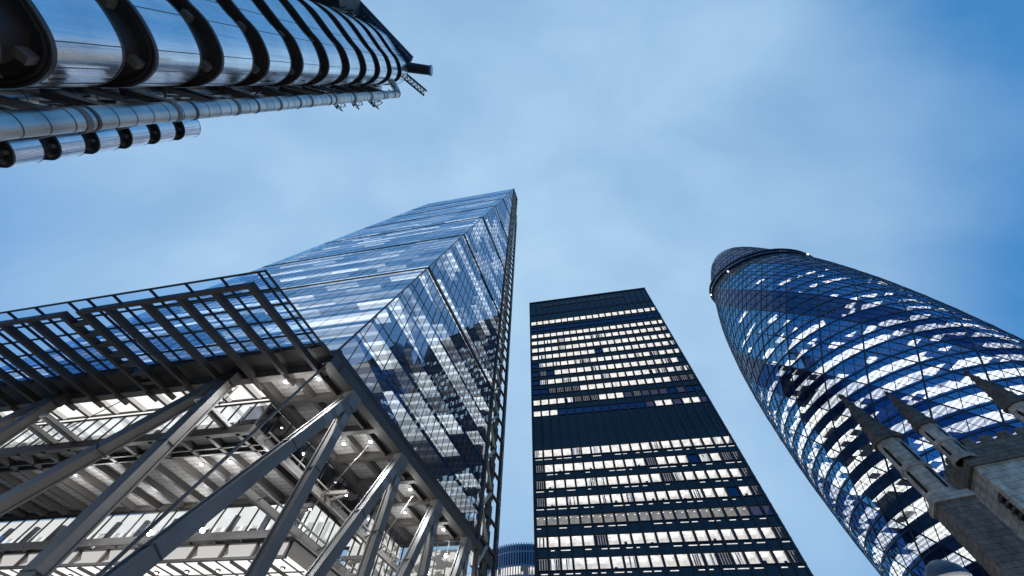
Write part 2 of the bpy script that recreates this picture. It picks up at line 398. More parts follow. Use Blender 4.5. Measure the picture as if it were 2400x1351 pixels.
# legs: box section columns and raking struts
def leg(name, a, b, wd=.95, ref=None):
    a = Vector(a); b = Vector(b); d = (b-a).normalized(); ref = ref or nE
    mb = MB(); sd = d.cross(ref).normalized()
    hw = wd/2
    # I-shaped box: two flanges with a slightly recessed web
    mb.bar(a, b, wd*.82, wd*.62, ref, 0)
    mb.bar(a+ref*hw*.80, b+ref*hw*.80, wd, wd*.17, ref, 0); mb.bar(a-ref*hw*.80, b-ref*hw*.80, wd, wd*.17, ref, 0)
    ln = (b-a).length
    for q in (.28, .62):
        c = a+d*ln*q; mb.bar(c-d*.03, c+d*.03, wd*1.03, wd*1.06, ref, 1)
    o = mb.build(name, ['steel_paint', 'dark_paint'], tower)
    sd2 = d.cross(ref).normalized()
    for q in (2.2, 3.7):
        mb = MB(); c = a+d*q
        mb.bar(c-d*.45+ref*hw*.9, c+d*.45+ref*hw*.9, wd*.8, .07, ref, 0)
        for u in (-.3, -.1, .1, .3):
            for v in (-.28, 0, .28):
                p = c+d*u+sd2*wd*v+ref*(hw*.9+.035); mb.bar(p, p+ref*.03, .05, .05, d, 1)
        mb.build('gusset_plate', ['plate_paint', 'dark_paint'], o)
    return o
for e0 in (4.4, 14.3, 23.5, 32.6):
    leg('column', LF(.1, e0, ZA-.6), LF(.1, e0-.1, -1.6), .85)
    leg('raking_strut', LF(.1, e0-.35, ZA-.5), LF(.1, e0-.35-.395*(ZA+1), -1.6), .95)
    mb = MB(); c = LF(.1, e0-.15, ZA-.7); mb.bar(c+SV*.75, c-SV*.75, 1.5, .98, nE); mb.build('node_block', 'steel_paint', tower)
nSo = Vector((-WV.y, WV.x, 0)).normalized()
for s0 in (10.1, 30.2, 50.0):
    leg('column', LF(s0, .15, ZA-.5), LF(s0-1.0, -.6, -1.6), .95, nSo)
    leg('raking_strut', LF(s0+.5, .15, ZA-.5), LF(s0+.5+.75*(ZA+1), -.6, -1.6), 1.0, nSo)
    mb = MB(); c = LF(s0+.2, .15, ZA-.3); mb.bar(c+SV*.5, c-SV*.7, 1.7, .98, nSo); mb.build('node_block', 'dark_paint', tower)
# thin tie rods
def rod(a, b, r=.07):
    mb = MB(); mb.tube([a, b], r, 8); mb.build('tie_rod', 'steel_paint', tower)
rod(LF(.6, .2, ZA), LF(4.0, -1.2, 6.), .12)
rod(LF(2.9, 12.0, ZA+.2), LF(5.2, 11.2, 17.2), .06); rod(LF(2.6, 22, ZA+.2), LF(5.2, 21.0, 17.0), .06)
rod(LF(10.6, 1.4, ZA), LF(14.4, 3.4, 19.8), .05); rod(LF(24.4, 1.6, ZA), LF(33, 3.4, 20.8), .05)

# hung lobby storeys
lob = tower
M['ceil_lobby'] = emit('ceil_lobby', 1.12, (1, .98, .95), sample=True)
M['glow_soft'] = emit('glow_soft', .6, (1, .97, .94), sample=True)
M['room_bays'] = lit_cells('room_bays', 1.05, (1.15, 1.15, .82), 15.17, .22, .35, (1, .97, .92), 1.15)
M['room_lit'] = emit('room_lit', .85, (1, .95, .88), noise=.47, nscale=.55, stretch=(1, 1, 2.4), lo=.25, hi=1.1)  # lobby walls glow in patches in place of room lighting
M['room_dark'] = emit('room_dark', .10, (1, .9, .78), noise=.5, nscale=.5, lo=.1, hi=1.)
SB = 8.75
# lobby ceiling behind the front beam; its brightness is emission, not lamplight
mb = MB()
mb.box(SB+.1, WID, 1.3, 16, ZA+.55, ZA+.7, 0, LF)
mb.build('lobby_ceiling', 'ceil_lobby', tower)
mb = MB()
for i in range(14):
    s = SB+1.6+i*3.45
    mb.box(s-.42, s+.42, 1.3, 3.6, ZA+.34, ZA+.53, 0, LF); mb.box(s-.07, s+.07, 1.3, 3.6, ZA+.2, ZA+.33, 1, LF); mb.box(s-.15, s+.15, 4.3, 14, ZA+.3, ZA+.53, 0, LF)
mb.box(SB, WID, 3.62, 3.75, ZA+.3, ZA+.53, 1, LF)
for e in (7., 10.5): mb.box(SB, WID, e-.2, e+.2, ZA+.3, ZA+.53, 0, LF)
M['white_paint'] = plain('white_paint', (.62, .60, .56), .6)
mb.build('ceiling_rib', ['glow_soft', 'dark_paint'], tower)  # pale ribs glow by emission so they look lit
# glass box B
def glazing(name, a, b, z0, z1, n, gm, bw=.1, cross=None):
    mb = MB(); a = Vector(a); b = Vector(b)
    A0 = Vector((a.x, a.y, z0+EYE)); B0 = Vector((b.x, b.y, z0+EYE)); d = B0-A0; nn = d.normalized().cross(SV)
    for i in range(n):
        p, q = A0+d*i/n, A0+d*(i+1)/n
        pane_quad(mb, [p, q, q+SV*(z1-z0), p+SV*(z1-z0)], nn, 0, .008)
    for i in range(n+1):
        p = A0+d*i/n; mb.bar(p, p+SV*(z1-z0), bw, .14, nn, 1)
    for z in [0, z1-z0]+(cross or []): mb.bar(A0+SV*z, B0+SV*z, bw*1.3, .16, nn, 1)
    return mb.build(name, [gm, 'black_metal'], tower)
glazing('lobby_glazing', LF(SB, 4.0, 0), LF(WID, 4.0, 0), 20.6, ZA+.2, 26, 'glass_lobby')
glazing('lobby_glazing', LF(SB, 4.0, 0), LF(SB, 24, 0), 20.6, ZA, 12, 'glass_dark')
mb = MB()
mb.face([LF(SB+.6, 9.5, 20.7), LF(WID, 9.5, 20.7), LF(WID, 9.5, ZA+.3), LF(SB+.6, 9.5, ZA+.3)])
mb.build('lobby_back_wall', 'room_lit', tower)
mb = MB(); mb.face([LF(SB+2.6, 4.2, 20.7), LF(SB+2.6, 24, 20.7), LF(SB+2.6, 24, ZA), LF(SB+2.6, 4.2, ZA)])
mb.face([LF(SB+.1, 4.2, ZA-.1), LF(SB+2.6, 4.2, ZA-.1), LF(SB+2.6, 24, ZA-.1), LF(SB+.1, 24, ZA-.1)])
mb.build('lobby_side_wall', 'room_dark', tower)
for e in (7.5, 10.6, 13.4, 17.5): downlight_fill(SB+1.2, e, ZA-.25, 25)
# furniture-like screens and partitions behind the lobby glass
mb = MB()
for i in range(22):
    s = SB+1.5+i*1.9+rnd()*.6; e = 5.5+rnd()*2.5; h = .7+rnd()*1.4
    mb.box(s, s+.5+rnd()*.7, e, e+.2, 20.7, 20.7+h, 0, LF)
for i in range(9):
    s = SB+2+i*4.6; mb.box(s, s+.35, 6.5, 6.85, 20.7, ZA+.2, 0, LF)
mb.build('interior_screen', 'slab', tower)
# floor of box B = soffit B
ZB = 20.
mb = MB(); mb.box(SB-.6, WID, 3.7, 14.9, ZB+.62, ZB+.7, 0, LF); mb.build('soffit_panel', 'plank', tower)
mb = MB()
for i in range(14):
    s = SB+.4+i*3.12
    mb.box(s, s+.42, 3.6, 15.0, ZB+.08, ZB+.6, 0, LF)
for e, wd in ((3.6, .3), (5.3, .16), (6.1, .2), (14.5, .5)):
    mb.box(SB-.6, WID, e, e+wd, ZB+.08, ZB+.57, 0, LF)
mb.build('soffit_beam', 'dark_paint', tower)
mb = MB(); mb.box(SB-.75, WID, 3.4, 3.58, ZB+.05, ZB+.85, 0, LF); mb.box(SB-.75, SB-.55, 3.58, 24, ZB+.05, ZB+.85, 0, LF); mb.build('floor_edge', 'dark_paint', tower)
for s, e in ((10.3, 8), (13.8, 8), (17.1, 8), (29, 8), (32.5, 8), (21.9, 13.1), (28.6, 13.1)):
    downlight_fill(s, e, ZB+.5, PW*1.5)
# white edged outrigger trays on the floor edge
for s in (10.6, 27.6, 30.4):
    mb = MB()
    for q in (0, .8): mb.bar(LF(s+q, 3.5, ZB+.9), LF(s+q, -.2, ZB+1.1), .14, .28, mi=0)
    mb.bar(LF(s, -.2, ZB+1.1), LF(s+.8, -.2, ZB+1.1), .14, .28, mi=0); mb.bar(LF(s+.4, 3.5, ZB+1.0), LF(s+.4, -.1, ZB+1.2), .7, .06, mi=1)
    mb.build('outrigger', ['white_paint', 'dark_paint'], tower)
# glass box C below and behind
glazing('lobby_glazing', LF(SB, 14.8, 0), LF(WID, 14.8, 0), 16.75, ZB, 22, 'glass_lobby', .12)
glazing('lobby_glazing', LF(SB, 14.8, 0), LF(SB, 24, 0), 16.75, ZB, 7, 'glass_lobby', .12)
mb = MB(); mb.face([LF(SB+.3, 18.5, 16.8), LF(WID, 18.5, 16.8), LF(WID, 18.5, ZB), LF(SB+.3, 18.5, ZB)])
mb.face([LF(SB+3.2, 15.0, 16.8), LF(SB+3.2, 24, 16.8), LF(SB+3.2, 24, ZB), LF(SB+3.2, 15.0, ZB)])
mb.build('lobby_back_wall', 'room_bays', tower)
mb = MB()
for i in range(24):
    q = SB+.8+i*1.9+rnd()*.7; e = 15.6+rnd()*2; mb.box(q, q+.3+rnd()*.9, e, e+.15, 16.8, 17.3+rnd()*1.5, 0, LF)
for i in range(12): q = SB+2.2+i*3.9; mb.box(q, q+.4, 16.2, 16.6, 16.8, ZB, 0, LF)
mb.build('interior_screen', 'slab', tower)
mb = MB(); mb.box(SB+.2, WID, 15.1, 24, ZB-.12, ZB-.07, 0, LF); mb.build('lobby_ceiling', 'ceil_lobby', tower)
mb = MB(); mb.box(SB-.35, WID, 14.3, 24, 16.1, 16.65, 0, LF); mb.box(SB-.8, WID, 13.7, 13.85, 16.2, 16.9, 0, LF); mb.box(SB-.8, SB-.65, 13.85, 24, 16.2, 16.9, 0, LF)
mb.build('floor_edge', 'dark_paint', tower)
for i in range(16):
    s = SB-.5+i*2.9
    mb = MB(); mb.bar(LF(s, 14.3, 16.3), LF(s, 13.7, 16.5), .1, .3); mb.build('bracket', 'steel_paint', tower)
# folded white panels of the fascia, made to glow as if lit
mb = MB()
for i in range(13):
    s = SB+i*3.45; a, b, c, d = LF(s+.15, 14.5, 15.0), LF(s+3.3, 14.5, 15.0), LF(s+3.3, 14.5, 16.05), LF(s+.15, 14.5, 16.05)
    m1 = LF(s+1.0, 14.95, 15.5); m2 = LF(s+3.3, 14.95, 15.5)
    mb.face([a, b, m2, m1]); mb.face([d, m1, m2, c]); mb.face([a, m1, d])
mb.build('folded_fascia', 'glow_soft', tower)
mb = MB()
for i in range(14): s = SB+i*3.45; mb.box(s-.12, s+.12, 14.35, 14.6, 14.9, 16.1, 0, LF)
mb.box(SB-.2, WID, 14.35, 14.6, 14.75, 14.98, 0, LF)
mb.build('fascia_frame', 'beam_paint', tower)
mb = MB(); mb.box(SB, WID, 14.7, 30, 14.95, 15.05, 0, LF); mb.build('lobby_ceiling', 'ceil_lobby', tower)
mb = MB()
for i in range(26): s = SB+.5+i*1.75; mb.box(s, s+(.22 if i % 2 else .08), 14.9, 30, 14.74 if i % 2 else 14.84, 14.93, 0, LF)
for e in (17.5, 20.5, 24.0): mb.box(SB, WID, e, e+.1, 14.84, 14.93, 0, LF)
mb.build('ceiling_rib', 'beam_paint', tower)
for i in range(12): downlight_fill(SB+1.4+i*3.5, 16.4, 14.72, 20, 1.0)
# north lobby wall, lit, and lower east glazing
glazing('lobby_glazing', LF(.8, 32.4, 0), LF(SB, 32.4, 0), 8, ZA-.1, 5, 'glass_lobby', .12, [6, 11])
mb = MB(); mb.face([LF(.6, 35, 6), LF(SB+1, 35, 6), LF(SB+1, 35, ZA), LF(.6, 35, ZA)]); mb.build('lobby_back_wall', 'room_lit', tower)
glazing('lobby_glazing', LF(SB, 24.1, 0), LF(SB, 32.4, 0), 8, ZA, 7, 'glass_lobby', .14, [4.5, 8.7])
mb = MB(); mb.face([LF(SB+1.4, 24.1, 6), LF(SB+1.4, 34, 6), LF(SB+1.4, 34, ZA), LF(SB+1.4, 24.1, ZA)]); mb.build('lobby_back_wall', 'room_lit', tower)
# long gangway beams on the east side
for z in (20.2, 16.4):
    mb = MB(); mb.bar(LF(SB-.9, 4.5, z), LF(SB-.9, 32, z), .35, .55); mb.bar(LF(SB-1.6, 4.5, z+.5), LF(SB-1.6, 32, z+.5), .1, .14)
    for e in range(5, 32, 3): mb.bar(LF(SB-.9, e, z), LF(SB-1.6, e, z+.45), .08, .12)
    mb.build('gangway', 'steel_paint', tower)
for e, z in ((11.0, 17.4), (20.6, 17.2), (14.5, 20.6)):
    mb = MB(); mb.bar(LF(SB-1, e, z), LF(5.2, e, z), .3, .34); mb.bar(LF(SB-1, e+1.2, z), LF(5.2, e+.3, z), .16, .3); mb.build('outrigger', 'steel_paint', tower)
    downlight_fill(5.3, e+.2, z-.2, 60)

# ================================================================== 2. dark office tower with lit windows
A0 = Vector((9.562, 73.004, 0)); AV = az(-15.288); ADP = Vector((-AV.y, AV.x, 0)); AW = 43.3; AH = 116+EYE
def AF(x, d, z): return A0+AV*x+ADP*d+SV*z
block = thing('office_tower', 'dark slab office tower with rows of square lit windows between the two glass towers', 'skyscraper', A0)
M['spandrel'] = plain('spandrel', (.012, .016, .028), .16, noise=.2, nscale=.3, spec=.6)
M['spandrel_blue'] = plain('spandrel_blue', (.014, .03, .08), .12, spec=.7)
M['reveal'] = plain('reveal', (.02, .022, .028), .6)
mb = MB(); mb.box(0, AW, 2.6, 40, 0, AH, 0, AF); mb.box(-.0, .4, .15, 2.6, 0, AH, 0, AF); mb.box(AW-.4, AW, .15, 2.6, 0, AH, 0, AF); mb.box(.4, AW-.4, .15, 2.6, AH-.6, AH-.2, 0, AF)
mb.build('tower_body', 'spandrel', block)
ROWS = [(103.4, 2.1), (99.6, 1.9), (95.9, 1.9), (92.4, 1.9), (88.8, 2.0), (85.3, 1.9), (81.6, 1.8), (78.1, 1.9), (74.6, 1.8), (71.2, 1.8), (67.4, 1.8), (63.7, 1.7),
        (52.4, 1.8), (48.7, 1.75), (45.1, 1.75), (41.5, 1.7), (37.9, 1.6), (34.3, 1.7), (30.8, 1.75), (27.1, 1.75), (23.4, 1.75), (19.8, 1.75)]
ROWS = [(a+EYE, b) for a, b in ROWS]
# X bright, x bright with spots, b blinds, d dim, . unlit, n brown dim
STATE = ['XXXXXXXXXXXXXXXXXXXX', 'pppppppppppppppppppp', 'XXXXXXXXXXXXXXXXXXXX', 'XXbXbXXXXbbXXXXXXXXb', 'XXXXbXXXXXXXXXXXXXXX', 'XbXXXXXXX.XXXXXXXXXb',
         '.bXbXXbbXXXXXXbXbXXX', '.d.XXXXXbXXXXXXXXbX.', '.bXXbXXXXbXXXXXbbXbb', '..ddddXXXXbXXXXXXddd', 'XXXXbdddXXXndnnn.n..', 'XXXppppppppppnXXnXXn',
         'bXXXXXbXXXXXbXXXXXbX', 'dxxxxxxxxxxdxxx.bXdd', 'dxxxxxxxxxxxdbxxxxxd', 'dxxxxxxxxxxxxxxxx.xd', 'ssssssssssssssssssnn', 'bxxxxdxxxxxxxxxxxxxd',
         'dbbxxxxbxxxxbbdbxxxd', 'xxxbxxxxxdxxxxxbxxxx', 'xxxxxdxxxxxxxxxxxxxx', 'xxxxxxxbxxxxxxxxxxdx']
x0, cwid = .35, 2.155
mb = MB()
edges_z = [(0, 18.0)]
for i, (zt, h) in enumerate(sorted(ROWS)):
    pass
rs = sorted(ROWS); prev = 12.0
for zt, h in rs:
    mb.box(.4, AW-.4, .15, 2.5, prev, zt-h, 0, AF); prev = zt
mb.box(.4, AW-.4, .15, 2.5, prev, AH-.62, 0, AF)
mb.box(.4, AW-.4, .15, 2.5, 0, 11.99, 0, AF)
mb.build('spandrel_wall', 'spandrel', block)
mb = MB()
for i in range(21):
    x = min(max(x0+cwid*(i-.0)-.0, .4), AW-.35)
    mb.box(x-.20, x+.20, -.05, .5, 12, AH-.3, 0, AF)
for zt, h in rs:
    mb.box(.02, AW-.02, -.03, .15, zt+.02, zt+.16, 0, AF); mb.box(.02, AW-.02, -.03, .15, zt-h-.16, zt-h-.02, 0, AF)
mb.build('mullion_frame', 'reveal', block)
mb = MB()
for z0, z1 in ((54.9+EYE, 61.2+EYE),):
    for i in range(60): x = .6+i*.715; mb.box(x, x+.12, .02, .15, z0, z1, 0, AF)
mb.build('louvre_band', 'reveal', block)
mb = MB(); mb.box(4.5, 35, -.03, .14, 112.2+EYE, 113.9+EYE, 0, AF); mb.build('roof_louvre', plain('louvre_brown', (.10, .085, .075), .6, noise=.5, nscale=.9), block)
mb = MB(); mb.box(-.02, AW+.02, -.12, .14, AH-.3, AH+.3, 0, AF); mb.box(.4, AW-.4, .0, .14, 107.2+EYE, 107.9+EYE, 0, AF); mb.build('parapet', 'reveal', block)
def lamp_room(name, s, spots, noise=0):
    """office ceiling seen from below through the window: even glow plus round lamps"""
    m, t, n, l, b = newmat(name)
    b.inputs['Base Color'].default_value = (.03, .03, .03, 1); b.inputs['Roughness'].default_value = .9; b.inputs['Specular IOR Level'].default_value = 0
    b.inputs['Emission Color'].default_value = (1, .978, .935, 1)
    oi = n.new('ShaderNodeObjectInfo'); tcn = n.new('ShaderNodeTexCoord')
    no = n.new('ShaderNodeTexNoise'); no.inputs['Scale'].default_value = 1.1
    ge = n.new('ShaderNodeNewGeometry'); l.new(ge.outputs['Position'], no.inputs['Vector'])
    mr = n.new('ShaderNodeMapRange'); mr.inputs[1].default_value = .3; mr.inputs[2].default_value = .7; mr.inputs[3].default_value = s*.68; mr.inputs[4].default_value = s*1.15
    l.new(no.outputs['Fac'], mr.inputs[0]); l.new(mr.outputs[0], b.inputs['Emission Strength'])
    m.cycles.emission_sampling = 'NONE'
    return m
M['office_ceiling'] = lamp_room('office_ceiling', 1.1, 2)
M['office_wall'] = lamp_room('office_wall', .82, 0)  # walls glow too, in place of light from the ceiling
M['office_lamp'] = emit('office_lamp', 2.6, (1, .97, .9))
M['office_dim'] = lamp_room('office_dim', .26, 0)
M['office_brown'] = emit('office_brown', .09, (1, .72, .5))
M['office_unlit'] = plain('office_unlit', (.02, .03, .06), .6)
M['blind_lit'] = emit('blind_lit', .85, (.82, .9, 1.), noise=.5, nscale=6, stretch=(1, 1, .03), lo=.1, hi=1.)
M['window_glass'] = glass('window_glass', gloss=(.35, .5, .9), trans=(.95, .95, .95), base=.03)
M['window_blue'] = glass('window_blue', gloss=(.30, .5, .95), trans=(.5, .55, .65), base=.16)
MATSET = ['window_glass', 'office_ceiling', 'office_wall', 'office_lamp', 'office_dim', 'office_brown', 'office_unlit', 'blind_lit', 'window_blue', 'reveal']
def win(mb, x, zt, h, st, big):
    a, b, zb = x+.19, x+cwid-.19, zt-h
    if st == 'p':
        mb.face([AF(x, .12, zb), AF(x+cwid, .12, zb), AF(x+cwid, .12, zt), AF(x, .12, zt)], 8)
        mb.face([AF(x, .6, zb), AF(x+cwid, .6, zb), AF(x+cwid, .6, zt), AF(x, .6, zt)], 6); return
    ce, wl = {'X': (1, 2), 'x': (1, 2), 's': (4, 4), 'b': (1, 2), 'd': (4, 4), '.': (6, 6), 'n': (5, 5)}[st]
    g = 0 if st in 'Xxsbd' else 8
    mb.face([AF(a, .2, zb), AF(b, .2, zb), AF(b, .2, zt), AF(a, .2, zt)], g)
    D = 2.4
    mb.face([AF(a, .22, zt-.02), AF(a, D, zt-.02), AF(b, D, zt-.02), AF(b, .22, zt-.02)], ce)
    mb.face([AF(a, D, zb), AF(b, D, zb), AF(b, D, zt), AF(a, D, zt)], wl)
    mb.face([AF(a, .22, zb), AF(a, D, zb), AF(a, D, zt), AF(a, .22, zt)], wl); mb.face([AF(b, .22, zb), AF(b, D, zb), AF(b, D, zt), AF(b, .22, zt)], wl)
    mb.face([AF(a, .22, zb+.01), AF(b, .22, zb+.01), AF(b, D, zb+.01), AF(a, D, zb+.01)], 9)
    c = (a+b)/2
    if big and st in 'xs':
        for dx, dd in ((-.35+.1*rnd(), .55), (.25, 1.15)) if st == 'x' else ((-.7, .6), (.6, .9)):
            q = .32 if st == 'x' else .12
            mb.face([AF(c+dx-q, dd-q*.6, zt-.05), AF(c+dx-q, dd+q*.6, zt-.05), AF(c+dx+q, dd+q*.6, zt-.05), AF(c+dx+q, dd-q*.6, zt-.05)], 3)
    if st == 'b' or (big and rnd() < .12 and st in 'xX'):
        n = 5 if big else 3
        for i in range(n):
            if rnd() < .7:
                xa = a+(b-a)*i/n; mb.face([AF(xa, .3, zb), AF(xa+(b-a)/n*.8, .3, zb), AF(xa+(b-a)/n*.8, .3, zt), AF(xa, .3, zt)], 7 if rnd() < .82 else 6)
    if st == 'd':
        for i in range(4):
            xa = a+(b-a)*i/4; mb.face([AF(xa, .3, zb), AF(xa+.28, .3, zb), AF(xa+.28, .3, zt), AF(xa, .3, zt)], 6)
    if big and rnd() < .3 and st in 'x':
        hh = .25+.3*rnd(); xa = a+rnd()*1.0; mb.face([AF(xa, .35, zb), AF(xa+.5, .35, zb), AF(xa+.5, .35, zb+hh), AF(xa, .35, zb+hh)], 6)
    if big and rnd() < .8:
        zz = zb-.62; xa = a+(rnd()*.9 if rnd() < .5 else 0); xb = min(b, xa+.5+rnd()*1.6)
        mb.face([AF(xa, .145, zz), AF(xb, .145, zz), AF(xb, .145, zz+.13), AF(xa, .145, zz+.13)], 1)
small = MB(); cnt = 0
order = sorted(range(len(ROWS)), key=lambda i: ROWS[i][0])
vis_rows = [i for i in order if ROWS[i][0] > 27+EYE][:5]      # the five rows that show largest
for i in order:
    zt, h = ROWS[i]
    for c in range(20):
        st = STATE[i][c]; x = x0+cwid*c
        big = zt < 55+EYE
        if i in vis_rows:
            mb = MB(); win(mb, x, zt, h, st, big); mb.build('window', MATSET, block)
        else: win(small, x, zt, h, st, big)
small.build('window_array', MATSET, block, kind='stuff')

# ================================================================== 3. round glass tower with spiral bands
G0 = Vector((116.78, 73.0, 0)); TH0 = -148.0
zs_ = [-5, 0, 20, 40, 65, 90, 110, 130, 150, 160, 168, 174, 178, 180]
rs_ = [22.5, 23.2, 25.6, 27.4, 28.3, 27.4, 25.4, 22.0, 16.8, 13.9, 11.0, 8.2, 4.9, .3]
# smooth profile through the listed radii
def prof(z):
    z = max(min(z, 180), -5)
    for i in range(len(zs_)-1):
        if z <= zs_[i+1]:
            t = (z-zs_[i])/(zs_[i+1]-zs_[i]); h = zs_[i+1]-zs_[i]
            def sl(k):
                if k <= 0 or k >= len(zs_)-1: return (rs_[min(k+1, len(zs_)-1)]-rs_[max(k-1, 0)])/(zs_[min(k+1, len(zs_)-1)]-zs_[max(k-1, 0)])
                return (rs_[k+1]-rs_[k-1])/(zs_[k+1]-zs_[k-1])
            m0, m1 = sl(i)*h, sl(i+1)*h
            return 1.09*max(.2, (2*t**3-3*t*t+1)*rs_[i]+(t**3-2*t*t+t)*m0+(-2*t**3+3*t*t)*rs_[i+1]+(t**3-t*t)*m1)
    return .3
def GP(th, z, off=0):
    r = prof(z)+off; a = R_(TH0+th); return Vector((G0.x+r*math.cos(a), G0.y+r*math.sin(a), z+EYE))
gher = thing('round_glass_tower', 'round tapering blue glass tower with diamond panes and dark spiral bands', 'skyscraper', G0)
FG = 4.2
def dark(th, z):
    ph = (th+1.19*(z-100)) % 60
    return 1.0 < ph < 19.5
M['glass_round'] = glass('glass_round', gloss=(.20, .58, 1.0), trans=(.86, .93, .97), base=.40)
M['glass_band'] = plain('glass_band', (.012, .05, .19), .07, spec=.75)
def ringz(th): return 147.0-7.5*math.sin(R_(th))
def stepped(th, z):
    """opaque panels stepping down under the ring"""
    if not -62 < th < 40: return False
    t0 = math.floor((th+62)/20)*20-62+10
    return ringz(t0)-9.5+(t0+62)*.035 < z < ringz(th)
mb = MB(); NF3 = 43
def node(i, j): return GP(i*10+5*j, min(j*FG, 180))
NDS = {}
for j in range(NF3+1):
    for i in range(36):
        n = node(i, j)-G0; n.z = 0
        n = n.normalized() if n.length > .01 else Vector((1, 0, 0))
        NDS[i, j] = node(i, j)+n*(rnd()-.5)*.03
for j in range(NF3-1):
    for i in range(36):
        a, b, c, d = NDS[i, j], NDS[(i+1) % 36, j], NDS[i, j+1], NDS[(i-1) % 36, j+1]
        for tri, th, z in (((a, b, c), i*10+5*j+5, j*FG+FG*.33), ((a, c, d), i*10+5*j, j*FG+FG*.67)):
            th = (th+180) % 360-180
            mi = 1 if (dark(th, z) or z > ringz(th)) else 0
            if mi == 1 and z < 92: mi = 3
            if stepped(th, z): mi = 2
            cc = (tri[0]+tri[1]+tri[2])/3; nn = (cc-G0); nn.z = 0; nn.normalize()
            mb.face([v+nn*(rnd()-.5)*.03 for v in tri], mi)
M['glass_band_clear'] = glass('glass_band_clear', gloss=(.07, .24, .62), trans=(.40, .46, .55), base=.32)
M['opaque_panel'] = plain('opaque_panel', (.012, .016, .03), .25)
mb.build('glass_skin', ['glass_round', 'glass_band', 'opaque_panel', 'glass_band_clear'], gher)
mb = MB()
def gbar(th0, z0, th1, z1, wd, off=.06):
    a, b = GP(th0, z0, off), GP(th1, z1, off); n = ((a+b)/2-G0); n.z = 0; mb.bar(a, b, wd, .12, n.normalized())
for j in range(NF3-1):
    z0 = j*FG
    for i in range(36):
        t = i*10+5*j
        gbar(t, z0, t+5, z0+FG, .15); gbar(t, z0, t-5, z0+FG, .15)
        if z0 < 165: gbar(t+5, z0, t+10, z0+FG, .08); gbar(t+5, z0, t, z0+FG, .08)
        if z0 < 170: gbar(t, z0, t+5, z0, .26); gbar(t+5, z0, t+10, z0, .26)
mb.build('diagrid_lattice', 'mullion', gher, kind='stuff')
# main diagonal ribs (every 20 degrees, both ways), ten that spiral each way as separate strips in one lattice
M['rib'] = plain('rib', (.02, .03, .06), .4)
mb = MB()
for q in range(18):
    for sg in (1, -1):
        for r in range(0, 40):
            z0 = r*FG; gbar(q*20+sg*5*r, z0, q*20+sg*5*(r+1), z0+FG, .34, .10)
mb.build('main_rib_lattice', 'rib', gher, kind='stuff')
M['ceil_round'] = lit_cells('ceil_round', 2.3, (2.2, 2.2, .5), 0, .405, .05, zfade=(72, .0050), sharp=40)
M['slab_round'] = plain('slab_round', (.12, .19, .34), .6)
for k in range(1, 37):
    z = k*FG
    if z > 148: break
    mb = MB()
    for i in range(72):
        a, b = i*5, i*5+5
        if dark(a+2.5, z) and z > 92: continue
        ro, ri = -.7, -9.
        p = [GP(a, z, ro), GP(b, z, ro)]
        q = [Vector((G0.x+(prof(z)+ri)*math.cos(R_(TH0+t)), G0.y+(prof(z)+ri)*math.sin(R_(TH0+t)), z+EYE)) for t in (b, a)]
        lo = [v-SV*1.25 for v in p+q]; hi = [v+SV*.95 for v in p+q]
        mb.hexa(lo+hi, 0); mb.m[-6] = 1
    mb.build('floor_slab', ['slab_round', 'ceil_round'], gher)
mb = MB(); mb.prism([(G0.x+9.5*math.cos(t*math.pi/12), G0.y+9.5*math.sin(t*math.pi/12)) for t in range(24)], 0, 150, 0); mb.build('core_wall', 'core', gher)
# maintenance ring below the dome
mb = MB()
for i in range(72):
    for zz, of in ((-.6, .45), (1.3, 1.3)):
        a, b = GP(i*5, ringz(i*5)+zz, of), GP(i*5+5, ringz(i*5+5)+zz, of); mb.bar(a, b, .8, .6, SV)
    a, b = GP(i*5, ringz(i*5)-.6, .3), GP(i*5, ringz(i*5)+1.3, 1.3)
    mb.bar(a, b, .2, .2, (1, 0, 0))
mb.build('maintenance_ring', 'rib', gher)
for th, z in ((-62, 154), (74, 139.5), (-8, 144)):
    mb = MB(); c = GP(th, z, 1.2); mb.tube([c-SV*.3, c+SV*.3], .3, 8, 0); mb.build('beacon', 'office_lamp', gher)

# ================================================================== 4. steel clad building with stair towers and pipes
lloyd = thing('steel_clad_building', 'stainless steel clad building with rounded stair towers and exposed vertical pipes', 'building', (-20, 0, 0))
m, t, n, l, b = newmat('brushed_steel')
b.inputs['Metallic'].default_value = 1; b.inputs['Base Color'].default_value = (.80, .83, .88, 1); b.inputs['Roughness'].default_value = .20
tcn = n.new('ShaderNodeTexCoord'); mp = n.new('ShaderNodeMapping'); mp.inputs['Scale'].default_value = (2.4, 2.4, .10)
no = n.new('ShaderNodeTexNoise'); no.inputs['Scale'].default_value = 1.8; no.inputs['Detail'].default_value = 2
l.new(tcn.outputs['Object'], mp.inputs[0]); l.new(mp.outputs[0], no.inputs['Vector'])
bp = n.new('ShaderNodeBump'); bp.inputs['Strength'].default_value = .2; bp.inputs['Distance'].default_value = .10
l.new(no.outputs['Fac'], bp.inputs['Height']); l.new(bp.outputs[0], b.inputs['Normal'])
mr = n.new('ShaderNodeMapRange'); mr.inputs[1].default_value = .3; mr.inputs[2].default_value = .7; mr.inputs[3].default_value = .16; mr.inputs[4].default_value = .42; l.new(no.outputs['Fac'], mr.inputs[0]); l.new(mr.outputs[0], b.inputs['Roughness'])
n2 = n.new('ShaderNodeTexNoise'); n2.inputs['Scale'].default_value = .7; n2.inputs['Detail'].default_value = 4; l.new(tcn.outputs['Object'], n2.inputs['Vector'])
rp = n.new('ShaderNodeValToRGB'); rp.color_ramp.elements[0].position = .3; rp.color_ramp.elements[0].color = (.78, .79, .82, 1); rp.color_ramp.elements[1].position = .62; rp.color_ramp.elements[1].color = (.95, .95, .96, 1)
l.new(n2.outputs['Fac'], rp.inputs[0]); l.new(rp.outputs[0], b.inputs['Base Color'])
